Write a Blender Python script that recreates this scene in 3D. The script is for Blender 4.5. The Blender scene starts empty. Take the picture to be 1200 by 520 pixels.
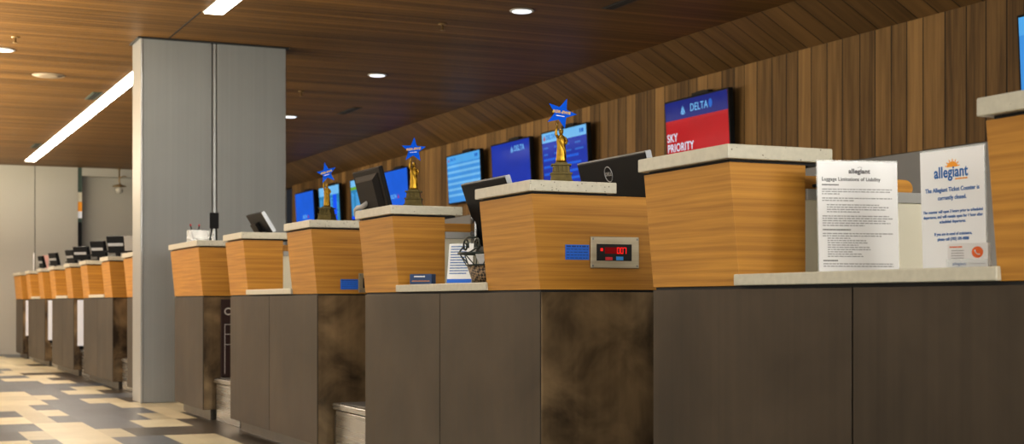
import bpy, bmesh, math, random
from mathutils import Vector, Matrix
random.seed(7)
scn = bpy.context.scene
C = scn.collection
PI = math.pi
R = math.radians

# ------------------------------------------------------------------ materials
def newmat(name):
    m = bpy.data.materials.new(name); m.use_nodes = True
    nt = m.node_tree
    return m, nt, nt.nodes['Principled BSDF']

def N(nt, typ, **kw):
    n = nt.nodes.new(typ)
    for k, v in kw.items():
        setattr(n, k, v)
    return n

def L(nt, a, b): nt.links.new(a, b)

def c4(c): return (c[0], c[1], c[2], 1.0)

def plain(name, col, rough=0.5, metal=0.0, emit=None, estr=1.0, var=0.06, spec=0.5, scale=14.0):
    """simple surface with a slight procedural mottling"""
    m, nt, b = newmat(name)
    tc = N(nt, 'ShaderNodeTexCoord')
    no = N(nt, 'ShaderNodeTexNoise'); no.inputs['Scale'].default_value = scale; no.inputs['Detail'].default_value = 3
    L(nt, tc.outputs['Object'], no.inputs['Vector'])
    mx = N(nt, 'ShaderNodeMixRGB'); mx.inputs[1].default_value = c4([x*(1-var) for x in col]); mx.inputs[2].default_value = c4([min(1, x*(1+var)) for x in col])
    L(nt, no.outputs['Fac'], mx.inputs[0]); L(nt, mx.outputs[0], b.inputs['Base Color'])
    b.inputs['Roughness'].default_value = rough; b.inputs['Metallic'].default_value = metal
    b.inputs['Specular IOR Level'].default_value = spec
    if emit:
        b.inputs['Emission Color'].default_value = c4(emit); b.inputs['Emission Strength'].default_value = estr
    return m

def grain(name, dark, light, scale, rough=0.4, blotch=0.25, bump=0.02, spec=0.4):
    """straight grained veneer; scale = stretched noise scale per axis"""
    m, nt, b = newmat(name)
    tc = N(nt, 'ShaderNodeTexCoord')
    mp = N(nt, 'ShaderNodeMapping'); mp.inputs['Scale'].default_value = scale
    L(nt, tc.outputs['Object'], mp.inputs['Vector'])
    no = N(nt, 'ShaderNodeTexNoise'); no.inputs['Scale'].default_value = 1.0; no.inputs['Detail'].default_value = 6; no.inputs['Roughness'].default_value = 0.62; no.inputs['Distortion'].default_value = 0.12
    L(nt, mp.outputs[0], no.inputs['Vector'])
    rp = N(nt, 'ShaderNodeValToRGB'); rp.color_ramp.elements[0].position = 0.32; rp.color_ramp.elements[1].position = 0.66
    rp.color_ramp.elements[0].color = c4(dark); rp.color_ramp.elements[1].color = c4(light)
    L(nt, no.outputs['Fac'], rp.inputs[0])
    n2 = N(nt, 'ShaderNodeTexNoise'); n2.inputs['Scale'].default_value = 2.2; n2.inputs['Detail'].default_value = 2
    L(nt, tc.outputs['Object'], n2.inputs['Vector'])
    mr = N(nt, 'ShaderNodeMapRange'); mr.inputs[3].default_value = 1-blotch; mr.inputs[4].default_value = 1+blotch
    L(nt, n2.outputs['Fac'], mr.inputs[0])
    mul = N(nt, 'ShaderNodeMixRGB', blend_type='MULTIPLY'); mul.inputs[0].default_value = 1
    L(nt, rp.outputs[0], mul.inputs[1]); L(nt, mr.outputs[0], mul.inputs[2])
    L(nt, mul.outputs[0], b.inputs['Base Color'])
    b.inputs['Roughness'].default_value = rough; b.inputs['Specular IOR Level'].default_value = spec
    bp = N(nt, 'ShaderNodeBump'); bp.inputs['Strength'].default_value = bump; bp.inputs['Distance'].default_value = 0.01
    L(nt, no.outputs['Fac'], bp.inputs['Height']); L(nt, bp.outputs[0], b.inputs['Normal'])
    return m

def boards(name, dark, light, period, gscale, groove=0.04, voronoi=True, rough=0.5, spread=1.0, spec=0.3):
    """boards laid side by side along world Y, each with a tone of its own, dark joints between them"""
    m, nt, b = newmat(name)
    g = N(nt, 'ShaderNodeNewGeometry')
    sp = N(nt, 'ShaderNodeSeparateXYZ'); L(nt, g.outputs['Position'], sp.inputs[0])
    mul = N(nt, 'ShaderNodeMath', operation='DIVIDE'); mul.inputs[1].default_value = period
    L(nt, sp.outputs['Y'], mul.inputs[0])
    v1 = N(nt, 'ShaderNodeTexVoronoi', voronoi_dimensions='1D', feature='F1'); v1.inputs['Scale'].default_value = 1
    v2 = N(nt, 'ShaderNodeTexVoronoi', voronoi_dimensions='1D', feature='DISTANCE_TO_EDGE'); v2.inputs['Scale'].default_value = 1
    for v in (v1, v2):
        v.inputs['Randomness'].default_value = 0.55 if voronoi else 0.0
        L(nt, mul.outputs[0], v.inputs['W'])
    sc = N(nt, 'ShaderNodeSeparateColor'); L(nt, v1.outputs['Color'], sc.inputs[0])
    mp = N(nt, 'ShaderNodeMapping'); mp.inputs['Scale'].default_value = gscale
    L(nt, g.outputs['Position'], mp.inputs['Vector'])
    no = N(nt, 'ShaderNodeTexNoise'); no.inputs['Scale'].default_value = 1; no.inputs['Detail'].default_value = 5; no.inputs['Roughness'].default_value = 0.6
    L(nt, mp.outputs[0], no.inputs['Vector'])
    a = N(nt, 'ShaderNodeMath', operation='MULTIPLY_ADD'); a.inputs[1].default_value = 0.62*spread; a.inputs[2].default_value = -0.31*spread
    L(nt, sc.outputs[0], a.inputs[0])
    ad = N(nt, 'ShaderNodeMath', operation='ADD'); L(nt, a.outputs[0], ad.inputs[0]); L(nt, no.outputs['Fac'], ad.inputs[1])
    rp = N(nt, 'ShaderNodeValToRGB'); rp.color_ramp.elements[0].position = 0.15; rp.color_ramp.elements[1].position = 0.85
    rp.color_ramp.elements[0].color = c4(dark); rp.color_ramp.elements[1].color = c4(light)
    L(nt, ad.outputs[0], rp.inputs[0])
    gr = N(nt, 'ShaderNodeMapRange'); gr.inputs[1].default_value = groove*0.5; gr.inputs[2].default_value = groove; gr.inputs[3].default_value = 0.16; gr.inputs[4].default_value = 1
    L(nt, v2.outputs['Distance'], gr.inputs[0])
    mm = N(nt, 'ShaderNodeMixRGB', blend_type='MULTIPLY'); mm.inputs[0].default_value = 1
    L(nt, rp.outputs[0], mm.inputs[1]); L(nt, gr.outputs[0], mm.inputs[2])
    L(nt, mm.outputs[0], b.inputs['Base Color'])
    bp = N(nt, 'ShaderNodeBump'); bp.inputs['Strength'].default_value = 0.5; bp.inputs['Distance'].default_value = 0.006
    L(nt, gr.outputs[0], bp.inputs['Height']); L(nt, bp.outputs[0], b.inputs['Normal'])
    b.inputs['Roughness'].default_value = rough; b.inputs['Specular IOR Level'].default_value = spec
    return m

def patina(name, dark, light, scale, lo, hi, metal=0.75, r0=0.3, r1=0.5, brush=(30, 30, 0.8), bmix=0.35):
    """patinated bronze sheet: cloudy tone, faint vertical brushing"""
    m, nt, b = newmat(name)
    tc = N(nt, 'ShaderNodeTexCoord')
    oi = N(nt, 'ShaderNodeObjectInfo')
    sh = N(nt, 'ShaderNodeVectorMath', operation='SCALE'); sh.inputs[0].default_value = (7.3, 3.1, 5.7)
    L(nt, oi.outputs['Random'], sh.inputs['Scale'])
    av = N(nt, 'ShaderNodeVectorMath', operation='ADD'); L(nt, tc.outputs['Object'], av.inputs[0]); L(nt, sh.outputs[0], av.inputs[1])
    no = N(nt, 'ShaderNodeTexNoise'); no.inputs['Scale'].default_value = scale; no.inputs['Detail'].default_value = 4; no.inputs['Roughness'].default_value = 0.55; no.inputs['Distortion'].default_value = 0.4
    L(nt, av.outputs[0], no.inputs['Vector'])
    mp = N(nt, 'ShaderNodeMapping'); mp.inputs['Scale'].default_value = brush
    L(nt, av.outputs[0], mp.inputs['Vector'])
    nb = N(nt, 'ShaderNodeTexNoise'); nb.inputs['Scale'].default_value = 1; nb.inputs['Detail'].default_value = 4
    L(nt, mp.outputs[0], nb.inputs['Vector'])
    mx = N(nt, 'ShaderNodeMixRGB'); mx.inputs[0].default_value = bmix
    L(nt, no.outputs['Fac'], mx.inputs[1]); L(nt, nb.outputs['Fac'], mx.inputs[2])
    rp = N(nt, 'ShaderNodeValToRGB'); rp.color_ramp.elements[0].position = lo; rp.color_ramp.elements[1].position = hi
    rp.color_ramp.elements[0].color = c4(dark); rp.color_ramp.elements[1].color = c4(light)
    L(nt, mx.outputs[0], rp.inputs[0]); L(nt, rp.outputs[0], b.inputs['Base Color'])
    mr = N(nt, 'ShaderNodeMapRange'); mr.inputs[3].default_value = r0; mr.inputs[4].default_value = r1
    L(nt, nb.outputs['Fac'], mr.inputs[0]); L(nt, mr.outputs[0], b.inputs['Roughness'])
    b.inputs['Metallic'].default_value = metal
    return m

def speckled(name, base, spot, rough=0.35):
    m, nt, b = newmat(name)
    tc = N(nt, 'ShaderNodeTexCoord')
    v = N(nt, 'ShaderNodeTexVoronoi'); v.inputs['Scale'].default_value = 130
    L(nt, tc.outputs['Object'], v.inputs['Vector'])
    sc = N(nt, 'ShaderNodeSeparateColor'); L(nt, v.outputs['Color'], sc.inputs[0])
    gt = N(nt, 'ShaderNodeMath', operation='GREATER_THAN'); gt.inputs[1].default_value = 0.82; L(nt, sc.outputs[0], gt.inputs[0])
    lt = N(nt, 'ShaderNodeMath', operation='LESS_THAN'); lt.inputs[1].default_value = 0.30; L(nt, v.outputs['Distance'], lt.inputs[0])
    mu = N(nt, 'ShaderNodeMath', operation='MULTIPLY'); L(nt, gt.outputs[0], mu.inputs[0]); L(nt, lt.outputs[0], mu.inputs[1])
    m2 = N(nt, 'ShaderNodeMath', operation='MULTIPLY'); m2.inputs[1].default_value = 0.8; L(nt, mu.outputs[0], m2.inputs[0])
    no = N(nt, 'ShaderNodeTexNoise'); no.inputs['Scale'].default_value = 60; no.inputs['Detail'].default_value = 4
    L(nt, tc.outputs['Object'], no.inputs['Vector'])
    mr = N(nt, 'ShaderNodeMixRGB'); mr.inputs[1].default_value = c4([x*0.82 for x in base]); mr.inputs[2].default_value = c4([min(1, x*1.12) for x in base])
    L(nt, no.outputs['Fac'], mr.inputs[0])
    mx = N(nt, 'ShaderNodeMixRGB'); mx.inputs[2].default_value = c4(spot)
    L(nt, m2.outputs[0], mx.inputs[0]); L(nt, mr.outputs[0], mx.inputs[1]); L(nt, mx.outputs[0], b.inputs['Base Color'])
    b.inputs['Roughness'].default_value = rough
    return m

def glow(name, col, s=1.0):
    """lit screen area: emits, with a glossy face"""
    m, nt, b = newmat(name)
    b.inputs['Base Color'].default_value = (0.01, 0.01, 0.012, 1)
    b.inputs['Roughness'].default_value = 0.12
    b.inputs['Specular IOR Level'].default_value = 0.03
    tc = N(nt, 'ShaderNodeTexCoord')
    no = N(nt, 'ShaderNodeTexNoise'); no.inputs['Scale'].default_value = 3.0
    L(nt, tc.outputs['Object'], no.inputs['Vector'])
    mx = N(nt, 'ShaderNodeMixRGB'); mx.inputs[1].default_value = c4([x*0.8 for x in col]); mx.inputs[2].default_value = c4([x*1.15 for x in col])
    L(nt, no.outputs['Fac'], mx.inputs[0]); L(nt, mx.outputs[0], b.inputs['Emission Color'])
    b.inputs['Emission Strength'].default_value = s
    return m

def glassy(name, col=(0.9, 0.95, 0.95), alpha=0.25):
    m, nt, b = newmat(name)
    b.inputs['Base Color'].default_value = c4(col); b.inputs['Roughness'].default_value = 0.08
    tc = N(nt, 'ShaderNodeTexCoord')
    no = N(nt, 'ShaderNodeTexNoise'); no.inputs['Scale'].default_value = 8
    L(nt, tc.outputs['Object'], no.inputs['Vector'])
    mr = N(nt, 'ShaderNodeMapRange'); mr.inputs[3].default_value = alpha*0.8; mr.inputs[4].default_value = alpha*1.2
    L(nt, no.outputs['Fac'], mr.inputs[0]); L(nt, mr.outputs[0], b.inputs['Alpha'])
    return m

M = {}
M['oak'] = grain('oak_veneer', (0.36, 0.155, 0.018), (0.58, 0.28, 0.040), (1.3, 1.3, 75), rough=0.5, blotch=0.10)
M['stone'] = speckled('speckled_stone', (0.56, 0.53, 0.43), (0.16, 0.13, 0.09))
M['bronze'] = patina('bronze_front', (0.030, 0.0215, 0.0125), (0.088, 0.064, 0.041), 2.2, 0.30, 0.72, metal=0.5, r0=0.42, r1=0.56)
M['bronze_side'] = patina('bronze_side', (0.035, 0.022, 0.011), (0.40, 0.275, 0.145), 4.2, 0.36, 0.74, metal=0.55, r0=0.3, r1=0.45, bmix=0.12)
M['steel'] = patina('brushed_steel', (0.27, 0.27, 0.262), (0.36, 0.36, 0.35), 2.0, 0.25, 0.75, metal=0.95, r0=0.2, r1=0.34, brush=(1, 1, 60), bmix=0.6)
M['toe'] = patina('toe_steel', (0.055, 0.046, 0.036), (0.13, 0.112, 0.088), 2.0, 0.25, 0.75, metal=0.7, r0=0.3, r1=0.45)
M['black'] = plain('shadow_black', (0.008, 0.008, 0.008), 0.7)
M['cream'] = plain('cream_laminate', (0.66, 0.63, 0.52), 0.5, var=0.02)
M['greycap'] = plain('grey_cap', (0.33, 0.33, 0.32), 0.45, var=0.03)
M['plastic'] = plain('black_plastic', (0.0065, 0.0075, 0.009), 0.5, spec=0.16)
M['plastic_brown'] = plain('dark_brown_plastic', (0.007, 0.006, 0.0055), 0.5, spec=0.16)
M['silver'] = plain('silver_edge', (0.45, 0.47, 0.5), 0.3, 0.6)
M['pipe'] = plain('grey_metal', (0.22, 0.22, 0.22), 0.35, 0.8)
M['white'] = plain('white_paper', (0.93, 0.94, 0.96), 0.6, var=0.01)
M['white_board'] = plain('white_board', (0.80, 0.84, 0.92), 0.55, var=0.02, emit=(0.8, 0.85, 1.0), estr=0.10)  # faint glow added to the colour; the board is no lamp
M['ink'] = plain('grey_ink', (0.12, 0.12, 0.13), 0.7)
M['inkpale'] = plain('pale_ink', (0.40, 0.40, 0.42), 0.7)
M['navy'] = plain('navy_ink', (0.03, 0.05, 0.22), 0.6)
M['logo_blue'] = plain('logo_blue', (0.02, 0.15, 0.48), 0.5)
M['orange'] = plain('logo_orange', (0.95, 0.38, 0.02), 0.5)
M['orange2'] = plain('card_orange', (0.9, 0.16, 0.01), 0.5)
M['maroon'] = plain('maroon_board', (0.030, 0.012, 0.010), 0.4)
M['offwhite'] = plain('offwhite_line', (0.55, 0.53, 0.5), 0.6)
M['sticker'] = plain('blue_sticker', (0.015, 0.16, 0.75), 0.5)
M['sticker_dark'] = plain('blue_sticker_ink', (0.01, 0.04, 0.22), 0.5)
M['gold'] = plain('gold_paint', (0.33, 0.19, 0.02), 0.32, 0.9, var=0.6, scale=70)  # strong dark mottling stands in for shading on the figure
M['gold_dark'] = plain('aged_gold', (0.10, 0.075, 0.02), 0.45, 0.6, var=0.5, scale=50)
M['star'] = plain('star_blue', (0.002, 0.085, 0.60), 0.7, var=0.03, spec=0.08, emit=(0.0, 0.12, 0.8), estr=0.12)  # small added emission keeps the blue saturated; the star is not lit
M['yellow'] = plain('star_yellow', (0.95, 0.66, 0.03), 0.6, emit=(1.0, .7, .02), estr=.12)  # slight glow added to the colour, no lamp behind it
M['led_red'] = glow('led_red', (1.0, 0.02, 0.015), 1.1)
M['led_dim'] = glow('led_dim', (0.20, 0.0, 0.0), 0.8)
M['btn_red'] = plain('button_red', (0.65, 0.02, 0.03), 0.4)
M['btn_blue'] = plain('button_blue', (0.03, 0.28, 0.75), 0.4)
M['plate'] = patina('display_plate', (0.30, 0.25, 0.17), (0.50, 0.44, 0.33), 6, 0.25, 0.75, metal=0.8, r0=0.3, r1=0.4, brush=(2, 2, 80), bmix=0.5)
M['wicker'] = None
M['iron'] = plain('wrought_iron', (0.03, 0.04, 0.035), 0.45, 0.5)
M['green'] = plain('green_cord', (0.01, 0.22, 0.07), 0.5)
M['card_blue'] = plain('card_blue', (0.015, 0.05, 0.16), 0.4)
M['red'] = plain('red_plastic', (0.5, 0.02, 0.04), 0.4)
M['pink'] = plain('pink_paper', (0.70, 0.42, 0.38), 0.6)
M['acrylic'] = glassy('clear_acrylic')
M['pillar'] = patina('pillar_panel', (0.225, 0.24, 0.245), (0.295, 0.31, 0.312), 1.2, 0.2, 0.8, metal=0.15, r0=0.4, r1=0.55, brush=(40, 40, 0.5), bmix=0.5)
M['edge_steel'] = plain('pillar_edge', (0.40, 0.41, 0.41), 0.3, 0.55, var=0.05)
M['wall'] = plain('end_wall', (0.45, 0.44, 0.395), 0.6, var=0.05, scale=1.5)
M['wall_grey'] = plain('grey_wall', (0.30, 0.30, 0.295), 0.6, var=0.04, scale=1.5)
M['ceil'] = boards('ceiling_boards', (0.066, 0.032, 0.008), (0.25, 0.128, 0.034), 0.085, (0.5, 16, 1), groove=0.05, voronoi=False, rough=0.5, spread=0.55, spec=0.2)
M['cove'] = boards('cove_boards', (0.085, 0.046, 0.015), (0.22, 0.122, 0.043), 0.19, (1.0, 16, 1.0), groove=0.035, voronoi=False, rough=0.5, spread=0.5)
M['plank'] = boards('wall_planks', (0.10, 0.053, 0.016), (0.42, 0.240, 0.084), 0.165, (1, 20, 1.1), groove=0.04, voronoi=True, rough=0.6, spread=0.95)
M['lamp'] = plain('light_diffuser', (0.9, 0.9, 0.9), 0.5, emit=(1.0, 0.93, 0.80), estr=22)
M['lamp_small'] = plain('downlight_lens', (0.9, 0.9, 0.9), 0.5, emit=(0.85, 0.92, 1.0), estr=1.8)
M['lamp_trim'] = plain('downlight_trim', (0.5, 0.5, 0.5), 0.4)
M['speaker'] = plain('speaker_grille', (0.30, 0.24, 0.17), 0.6)
M['vent'] = plain('vent_dark', (0.012, 0.012, 0.012), 0.5)
M['vent_green'] = plain('vent_green', (0.05, 0.085, 0.07), 0.5)
M['brass'] = plain('brass', (0.30, 0.21, 0.10), 0.4, 0.7)

def wicker():
    m, nt, b = newmat('woven_wicker')
    tc = N(nt, 'ShaderNodeTexCoord')
    mp = N(nt, 'ShaderNodeMapping'); mp.inputs['Scale'].default_value = (110, 110, 110); mp.inputs['Rotation'].default_value = (0.6, 0.6, 0.78)
    L(nt, tc.outputs['Object'], mp.inputs['Vector'])
    ck = N(nt, 'ShaderNodeTexChecker'); ck.inputs['Scale'].default_value = 1
    ck.inputs['Color1'].default_value = (0.30, 0.20, 0.11, 1); ck.inputs['Color2'].default_value = (0.035, 0.024, 0.015, 1)
    L(nt, mp.outputs[0], ck.inputs['Vector']); L(nt, ck.outputs['Color'], b.inputs['Base Color'])
    b.inputs['Roughness'].default_value = 0.55
    bp = N(nt, 'ShaderNodeBump'); bp.inputs['Distance'].default_value = 0.004
    L(nt, ck.outputs['Fac'], bp.inputs['Height']); L(nt, bp.outputs[0], b.inputs['Normal'])
    return m
M['wicker'] = wicker()

def floor_mat():
    m, nt, b = newmat('stone_floor_tiles')
    at = N(nt, 'ShaderNodeVertexColor'); at.layer_name = 'tile'
    g = N(nt, 'ShaderNodeNewGeometry')
    no = N(nt, 'ShaderNodeTexNoise'); no.inputs['Scale'].default_value = 5; no.inputs['Detail'].default_value = 5
    L(nt, g.outputs['Position'], no.inputs['Vector'])
    mr = N(nt, 'ShaderNodeMapRange'); mr.inputs[3].default_value = 0.82; mr.inputs[4].default_value = 1.18
    L(nt, no.outputs['Fac'], mr.inputs[0])
    mm = N(nt, 'ShaderNodeMixRGB', blend_type='MULTIPLY'); mm.inputs[0].default_value = 1
    L(nt, at.outputs['Color'], mm.inputs[1]); L(nt, mr.outputs[0], mm.inputs[2]); L(nt, mm.outputs[0], b.inputs['Base Color'])
    b.inputs['Roughness'].default_value = 0.32; b.inputs['Specular IOR Level'].default_value = 0.45
    return m
M['floor'] = floor_mat()

# ------------------------------------------------------------------ mesh helpers
class MB:
    def __init__(s): s.bm = bmesh.new(); s.mats = []
    def mi(s, m):
        if m is None: return 0
        if m not in s.mats: s.mats.append(m)
        return s.mats.index(m)
    def poly(s, pts, m=None):
        f = s.bm.faces.new([s.bm.verts.new(p) for p in pts]); f.material_index = s.mi(m); return f
    def box(s, x0, x1, y0, y1, z0, z1, m=None):
        v = [s.bm.verts.new((x, y, z)) for x in (x0, x1) for y in (y0, y1) for z in (z0, z1)]
        i = s.mi(m)
        for q in ((0, 1, 3, 2), (4, 6, 7, 5), (0, 4, 5, 1), (2, 3, 7, 6), (0, 2, 6, 4), (1, 5, 7, 3)):
            f = s.bm.faces.new([v[k] for k in q]); f.material_index = i
        return s
    def hexa(s, lo, hi, m=None):
        """lo, hi: four corners each (same winding)"""
        a = [s.bm.verts.new(p) for p in lo]; b = [s.bm.verts.new(p) for p in hi]; i = s.mi(m)
        n = len(a)
        fs = [s.bm.faces.new(a[::-1]), s.bm.faces.new(b)]
        for k in range(n): fs.append(s.bm.faces.new((a[k], a[(k+1) % n], b[(k+1) % n], b[k])))
        for f in fs: f.material_index = i
        return s
    def prism(s, pts, z0, z1, m=None):
        return s.hexa([(x, y, z0) for x, y in pts], [(x, y, z1) for x, y in pts], m)
    def tube(s, path, r, m=None, seg=8, closed=False):
        path = [Vector(p) for p in path]; n = len(path); rings = []
        i = s.mi(m); prev = None
        for k, p in enumerate(path):
            a = path[k-1] if (k > 0 or closed) else path[k]
            b = path[(k+1) % n] if (k < n-1 or closed) else path[k]
            t = (b-a).normalized()
            if prev is None:
                u = t.orthogonal().normalized()
            else:
                u = (prev - t*prev.dot(t)).normalized()
            prev = u; w = t.cross(u)
            rr = r[k] if isinstance(r, (list, tuple)) else r
            rings.append([s.bm.verts.new(p + (u*math.cos(2*PI*j/seg)+w*math.sin(2*PI*j/seg))*rr) for j in range(seg)])
        rng = range(n) if closed else range(n-1)
        for k in rng:
            A, B = rings[k], rings[(k+1) % n]
            for j in range(seg):
                f = s.bm.faces.new((A[j], A[(j+1) % seg], B[(j+1) % seg], B[j])); f.material_index = i; f.smooth = True
        if not closed:
            f = s.bm.faces.new(rings[0][::-1]); f.material_index = i
            f = s.bm.faces.new(rings[-1]); f.material_index = i
        return s
    def loft(s, rings, m=None, cap=True, smooth=True):
        i = s.mi(m)
        rv = [[s.bm.verts.new(p) for p in r] for r in rings]; n = len(rv[0])
        for k in range(len(rv)-1):
            for j in range(n):
                f = s.bm.faces.new((rv[k][j], rv[k][(j+1) % n], rv[k+1][(j+1) % n], rv[k+1][j])); f.material_index = i; f.smooth = smooth
        if cap:
            f = s.bm.faces.new(rv[0][::-1]); f.material_index = i
            f = s.bm.faces.new(rv[-1]); f.material_index = i
        return s
    def lathe(s, prof, m=None, seg=24, c=(0, 0)):
        return s.loft([[(c[0]+r*math.cos(2*PI*j/seg), c[1]+r*math.sin(2*PI*j/seg), z) for j in range(seg)] for r, z in prof], m)
    def build(s, name, mat=None, parent=None, bevel=0.0, seg=2):
        bmesh.ops.recalc_face_normals(s.bm, faces=s.bm.faces[:])
        me = bpy.data.meshes.new(name); s.bm.to_mesh(me); s.bm.free()
        for m in (s.mats or [mat]): me.materials.append(m)
        o = bpy.data.objects.new(name, me); C.objects.link(o)
        if parent: o.parent = parent
        if bevel:
            b = o.modifiers.new('soft', 'BEVEL'); b.width = bevel; b.segments = seg; b.limit_method = 'ANGLE'; b.angle_limit = R(40)
        return o

def box(name, x0, x1, y0, y1, z0, z1, mat, parent=None, bevel=0.0):
    return MB().box(x0, x1, y0, y1, z0, z1, mat).build(name, mat, parent, bevel)

def tag(o, label, cat, group=None):
    o['label'] = label; o['category'] = cat
    if group: o['group'] = group
    return o
def thing(name, label, cat, loc=(0, 0, 0), rz=0, group=None, mat=None):
    o = bpy.data.objects.new(name, None); C.objects.link(o); o.empty_display_size = 0.1
    if mat is not None: o.matrix_world = Matrix.Translation(loc) @ mat
    else: o.location = loc; o.rotation_euler = (0, 0, rz)
    return tag(o, label, cat, group)
def struct(o): o['kind'] = 'structure'; return o

def facing(yaw_deg, tilt=0.0):
    """panel frame: local x to the viewer's right, y up, z towards the viewer; yaw 0 faces -Y, +90 faces -X (the aisle)"""
    a = R(yaw_deg); n = Vector((-math.sin(a), -math.cos(a), 0)); up = Vector((0, 0, 1)); r = up.cross(n)
    m = Matrix((r, up, n)).transposed().to_4x4()
    return m @ Matrix.Rotation(R(tilt), 4, 'X')

def kids(o): return [c for c in bpy.data.objects if c.parent == o]
def copy_tree(o, parent=None):
    c = o.copy(); C.objects.link(c)
    if parent: c.parent = parent
    for k in kids(o): copy_tree(k, c)
    return c
def dup(o, label, loc=None, rz=None, mat=None):
    c = copy_tree(o); c['label'] = label
    if mat is not None: c.matrix_world = Matrix.Translation(loc) @ mat
    else:
        if loc is not None: c.location = loc
        if rz is not None: c.rotation_euler = (0, 0, rz)
    return c

def text_mesh(body, size, bold=0.0, align='CENTER', slant=0.0, width=1.0):
    cu = bpy.data.curves.new('t', 'FONT'); cu.body = body; cu.size = size; cu.align_x = align; cu.align_y = 'CENTER'
    cu.offset = bold*size; cu.shear = slant; cu.resolution_u = 4; cu.space_character = 1.06; cu.extrude = 0.0004
    o = bpy.data.objects.new('t', cu); C.objects.link(o)
    bpy.context.view_layer.update()
    me = bpy.data.meshes.new_from_object(o.evaluated_get(bpy.context.evaluated_depsgraph_get()))
    bpy.data.objects.remove(o); bpy.data.curves.remove(cu)
    for v in me.vertices: v.co.x *= width
    return me
def add_text(mb, body, x, y, z, size, mat, bold=0.0, align='CENTER', slant=0.0, width=1.0, rot=0.0):
    me = text_mesh(body, size, bold, align, slant, width)
    i = mb.mi(mat); n0 = len(mb.bm.faces); before = set(mb.bm.verts)
    mb.bm.from_mesh(me); bpy.data.meshes.remove(me)
    T = Matrix.Translation((x, y, z)) @ Matrix.Rotation(R(rot), 4, 'Z')
    for v in mb.bm.verts:
        if v not in before: v.co = T @ v.co
    mb.bm.faces.ensure_lookup_table()
    for f in mb.bm.faces[n0:]: f.material_index = i
    return mb
def dashes(mb, x0, x1, y, h, mat, z, rnd, fill=1.0):
    """one line of small unreadable print: word-long strokes"""
    x = x0; end = x0+(x1-x0)*fill
    while x < end-0.001:
        w = min(rnd.uniform(0.004, 0.013)*((x1-x0)/0.17), end-x)
        mb.poly([(x, y-h/2, z), (x+w, y-h/2, z), (x+w, y+h/2, z), (x, y+h/2, z)], mat)
        x += w+0.0018*((x1-x0)/0.17)
def rect(mb, x0, x1, y0, y1, z, mat):
    return mb.poly([(x0, y0, z), (x1, y0, z), (x1, y1, z), (x0, y1, z)], mat)

# ------------------------------------------------------------------ room
WF = 2.015                     # line of the counter fronts
CH = 2.72                      # ceiling height
YB = 21.95                     # end wall
XL, YN, XW = -6.5, -4.0, 6.0

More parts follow.
